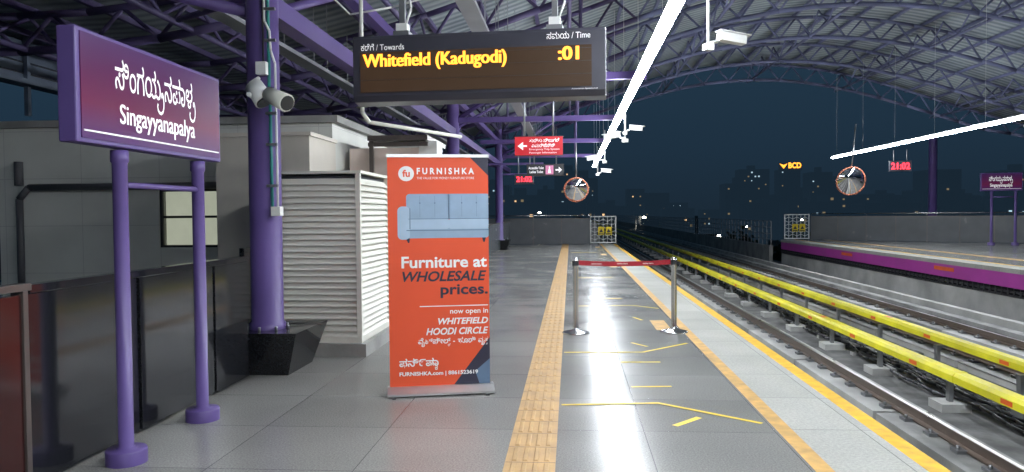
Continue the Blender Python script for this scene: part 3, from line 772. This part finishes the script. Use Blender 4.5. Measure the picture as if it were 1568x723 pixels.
def arch(Y, name):
    b = B(name, ['purple_d', 'truss_haze'])
    xs = []; x = RX0 + .2
    while x < RX1 - .1: xs.append(x); x += 1.15
    for i in range(len(xs) - 1):
        a, c = xs[i], xs[i + 1]; mm = 0 if a < 1 else 1
        b.tube((a, Y, zs(a) - .2), (c, Y, zs(c) - .2), .06, mm, 8); b.tube((a, Y, zb_(a)), (c, Y, zb_(c)), .07, mm, 8)
        md = (a + c) / 2
        b.tube((a, Y, zb_(a)), (md, Y, zs(md) - .2), .033, mm, 6); b.tube((md, Y, zs(md) - .2), (c, Y, zb_(c)), .033, mm, 6)
    b.done()
for Y in (-3, 2.5, 7.2, 11.2, 15.2, 19.2, 23.2, 27.4, 31.6, 35.9): arch(Y, "arch_truss")
b = B("longitudinal_girder", ['purple_d', 'purple', 'truss_haze'])
for (gx, mm) in ((-8.5, 0), (-5.8, 0), (-3.02, 0), (0.0, 0), (4.4, 2), (8.5, 2), (12.6, 2), (17, 2)):
    y = -3
    zt_, zl = zs(gx) - .22, zb_(gx) + .02
    b.tube((gx, y, zl), (gx, RY1, zl), .05, mm, 8)
    while y < RY1 - 1:
        b.tube((gx, y, zl), (gx, y + .95, zt_), .03, mm, 6); b.tube((gx, y + .95, zt_), (gx, y + 1.9, zl), .03, mm, 6); y += 1.9
b.beam((-3.02, 7.2, 3.62), (-3.02, RY1, 3.62), .20, 1)
b.beam((-3.02, 7.2, 4.55), (-3.02, RY1, 4.55), .16, 1)
for yy in (7.2, 19.2, 31.6):
    b.tube((-3.02, yy, 3.5), (-5.8, yy, 4.2), .06, 1); b.tube((-3.02, yy, 3.9), (0, yy, zb_(0)), .06, 1)
    b.tube((-3.02, yy, 3.5), (-3.02, yy + 3, 4.6), .05, 1); b.tube((-3.02, yy, 3.7), (-5.5, yy + 3, 4.3), .04, 1); b.tube((-3.02, yy, 3.7), (-.5, yy + 3, zb_(-.5)), .04, 1)
b.done()
b = B("cable_tray", ['galv', 'dark', 'white'])
for (tx, tz) in ((-1.35, 4.28), (-4.4, 4.05)):
    b.box(tx - .12, tx + .12, -4, 35, tz, tz + .01); b.box(tx - .125, tx - .12, -4, 35, tz, tz + .06); b.box(tx + .12, tx + .125, -4, 35, tz, tz + .06)
    for o_ in (-.07, -.02, .04): b.tube((tx + o_, -4, tz + .03), (tx + o_, 35, tz + .03), .016, 1, 6)
    y = -3
    while y < 35:
        b.tube((tx - .12, y, tz), (tx - .12, y, zs(tx) - .1), .008, 0, 5); b.tube((tx + .12, y, tz), (tx + .12, y, zs(tx) - .1), .008, 0, 5); y += 2
b.path([(-3.0, 9.0, 4.3), (-2.7, 9.1, 4.0), (-2.2, 9.2, 4.1), (-1.5, 9.3, 4.3)], .012, 2, 6)
b.path([(-3.0, 12.0, 4.4), (-2.5, 12.1, 4.1), (-1.9, 12.2, 4.15), (-1.4, 12.3, 4.3)], .012, 1, 6)
b.done()
b = B("sign_support_beam", ['purple', 'purple_d'])
for yy in (13.4, 19.2, 25.1, 31.6):
    b.beam((-3.02, yy, 3.95), (1.35, yy, 3.95), .13); b.beam((-3.02, yy, 3.2), (-.9, yy, 3.2), .07) if yy > 20 else None
    for x in (-1.6, .2): b.tube((x, yy, 3.95), (x, yy, zb_(x)), .03, 1, 6)
b.done()
b = B("eave_fascia", [mat("blue_grey_cladding", (.16, .20, .27), .45), 'dark'])
for i in range(5): b.box(-10.06, -10.0, -8, 36.5, 4.0 + i * .2, 4.17 + i * .2, 0)
b.box(-10.12, -10.07, -8, 36.5, 3.95, 5.05, 1); b.box(-9.99, -9.7, -8, 36.5, 3.93, 4.02, 0)
for y in range(-8, 37, 3): b.box(-9.98, -9.9, y, y + .08, 3.4, 5.0, 0)
b.done()
b = B("roof_drop_pipe", ['cream']); b.path([(-2.42, 8.6, 4.6), (-2.42, 8.6, 2.72), (-2.37, 8.7, 2.62), (-1.6, 10.9, 2.66)], .025); b.done()

# ---------------------------------------------------------------- city background
dm = mat("hazed_tower_facade", (.03, .04, .05), .9, nscale=.05, emis=(.010, .021, .034), estr=.9)  # navy glow paints aerial haze onto the distant facades
wm = [mat("window_light_warm", (.3, .2, .1), .5, emis=(1, .62, .3), estr=1.1), mat("window_light_cool", (.2, .3, .3), .5, emis=(.6, .85, 1), estr=.8), mat("window_light_dim", (.1, .1, .1), .5, emis=(.9, .7, .4), estr=.22)]
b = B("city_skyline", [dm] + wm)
for i in range(85):
    Y = random.uniform(300, 620); t = random.uniform(-.13, .62); X = Y * t; w = random.uniform(10, 24); h = random.uniform(1, 9) * Y / 300
    if random.random() < .22: h = random.uniform(10, 19) * Y / 300
    top = h
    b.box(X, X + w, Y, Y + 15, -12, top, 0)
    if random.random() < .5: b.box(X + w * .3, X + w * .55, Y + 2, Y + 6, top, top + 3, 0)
    zz = -6
    while zz < top - 2:
        xx = X + 1.2
        while xx < X + w - 1.5:
            if random.random() < .13:
                s = random.uniform(.5, 1.2); b.box(xx, xx + s, Y - .3, Y - .1, zz, zz + s * .9, random.choice((1, 2, 3, 3, 3)))
            xx += 2.6
        zz += 3.1
b.done()
b = B("rooftop_billboard", ['dark', 'amber', dm]); b.box(68.5, 76, 252, 252.5, 15, 17.6, 2); b.box(70, 70.4, 252, 252.4, -12, 15, 2); b.box(75, 75.4, 252, 252.4, -12, 15, 2); ob = b.done()  # board and posts share the painted haze glow of the facades
text("billboard_text", "BCD", 71.5, 75.6, 15.7, 17.6, 251.8, 'amber', ob, bold=.04)
b = B("billboard_emblem", ['amber']); b.face([(68.6, 251.8, 17.3), (70, 251.8, 15.6), (71.2, 251.8, 17.3), (70, 251.8, 16.8)]); o2 = b.done(ob)
b = B("distant_trees", [mat("night_foliage", (.03, .05, .025), .9, nscale=.4)])
for i in range(70):
    Y = random.uniform(75, 190); t = random.choice((random.uniform(-.2, .0), random.uniform(.16, .7))); X = Y * t
    H = random.uniform(-5, -1.0); R = random.uniform(2.5, 4.5)
    b.tube((X, Y, -12), (X, Y, H - R), .35, 0, 6, .18)
    for k in range(110):
        v = Vector((random.gauss(0, 1), random.gauss(0, 1), random.gauss(0, .7))); v = v.normalized() * R * random.uniform(.5, 1.05)
        c = Vector((X, Y, H - R * .6)) + v; s = random.uniform(.3, .8)
        a = Vector((random.uniform(-1, 1), random.uniform(-1, 1), random.uniform(-1, 1))).normalized() * s; d = a.cross(Vector((random.random(), random.random(), 1))).normalized() * s
        b.face([c - a, c + d, c + a, c - d])
b.done()
M['slamp'] = mat("street_lamp_head", (1, 1, 1), .5, emis=(1, .93, .75), estr=60)
for (x, y, z) in ((10.2, 118, .6), (-7.5, 150, 1.5), (38, 170, -2), (62, 210, -1), (26, 140, -3)):
    e = empty("street_lamp", (x, y, 0)); b = B("pole", ['steel_d', 'slamp']); b.tube((0, 0, -12), (0, 0, z), .12, 0, 8, .07); b.tube((0, 0, z), (1.2, 0, z + .25), .05)
    b.lathe(1.3, 0, [(.01, z + .05), (.25, z + .1), (.22, z + .3), (.01, z + .36)], 1, 12); b.done(e)

# ---------------------------------------------------------------- world
w = bpy.data.worlds.new("World"); sc.world = w; w.use_nodes = True
N, L = w.node_tree.nodes, w.node_tree.links
bg = N["Background"]
tc = N.new("ShaderNodeTexCoord"); sx = N.new("ShaderNodeSeparateXYZ"); L.new(tc.outputs["Generated"], sx.inputs[0])
cr = N.new("ShaderNodeValToRGB"); e_ = cr.color_ramp.elements
e_[0].position = .0; e_[0].color = (0.011, 0.023, 0.038, 1); e_[1].position = 1; e_[1].color = (0.009, 0.022, 0.04, 1)
e_.new(.08).color = (0.013, 0.030, 0.052, 1); e_.new(.25).color = (0.017, 0.041, 0.070, 1)
L.new(sx.outputs[2], cr.inputs[0])
sky = N.new("ShaderNodeTexSky"); sky.sky_type = 'NISHITA'; sky.sun_disc = False; sky.sun_elevation = math.radians(-6); sky.sun_rotation = math.radians(200)
ad = N.new("ShaderNodeMix"); ad.data_type = 'RGBA'; ad.blend_type = 'ADD'; ad.inputs[0].default_value = .05
L.new(cr.outputs[0], ad.inputs[6]); L.new(sky.outputs[0], ad.inputs[7]); L.new(ad.outputs[2], bg.inputs["Color"]); bg.inputs["Strength"].default_value = 1.0

# ---------------------------------------------------------------- camera
cam = bpy.data.cameras.new("camera"); co = bpy.data.objects.new("camera", cam); COL.objects.link(co)
cam.sensor_width = 36; cam.lens = 26.2; cam.clip_end = 5000; cam.clip_start = .05
R = Matrix.Rotation(math.radians(4.5), 4, 'Z') @ Matrix.Rotation(math.radians(90 - 1.7), 4, 'X') @ Matrix.Rotation(math.radians(-.5), 4, 'Z')
co.matrix_world = Matrix.Translation((0, 0, 1.52)) @ R
sc.camera = co
sc.view_settings.view_transform = 'Standard'; sc.view_settings.look = 'None'; sc.view_settings.exposure = 0
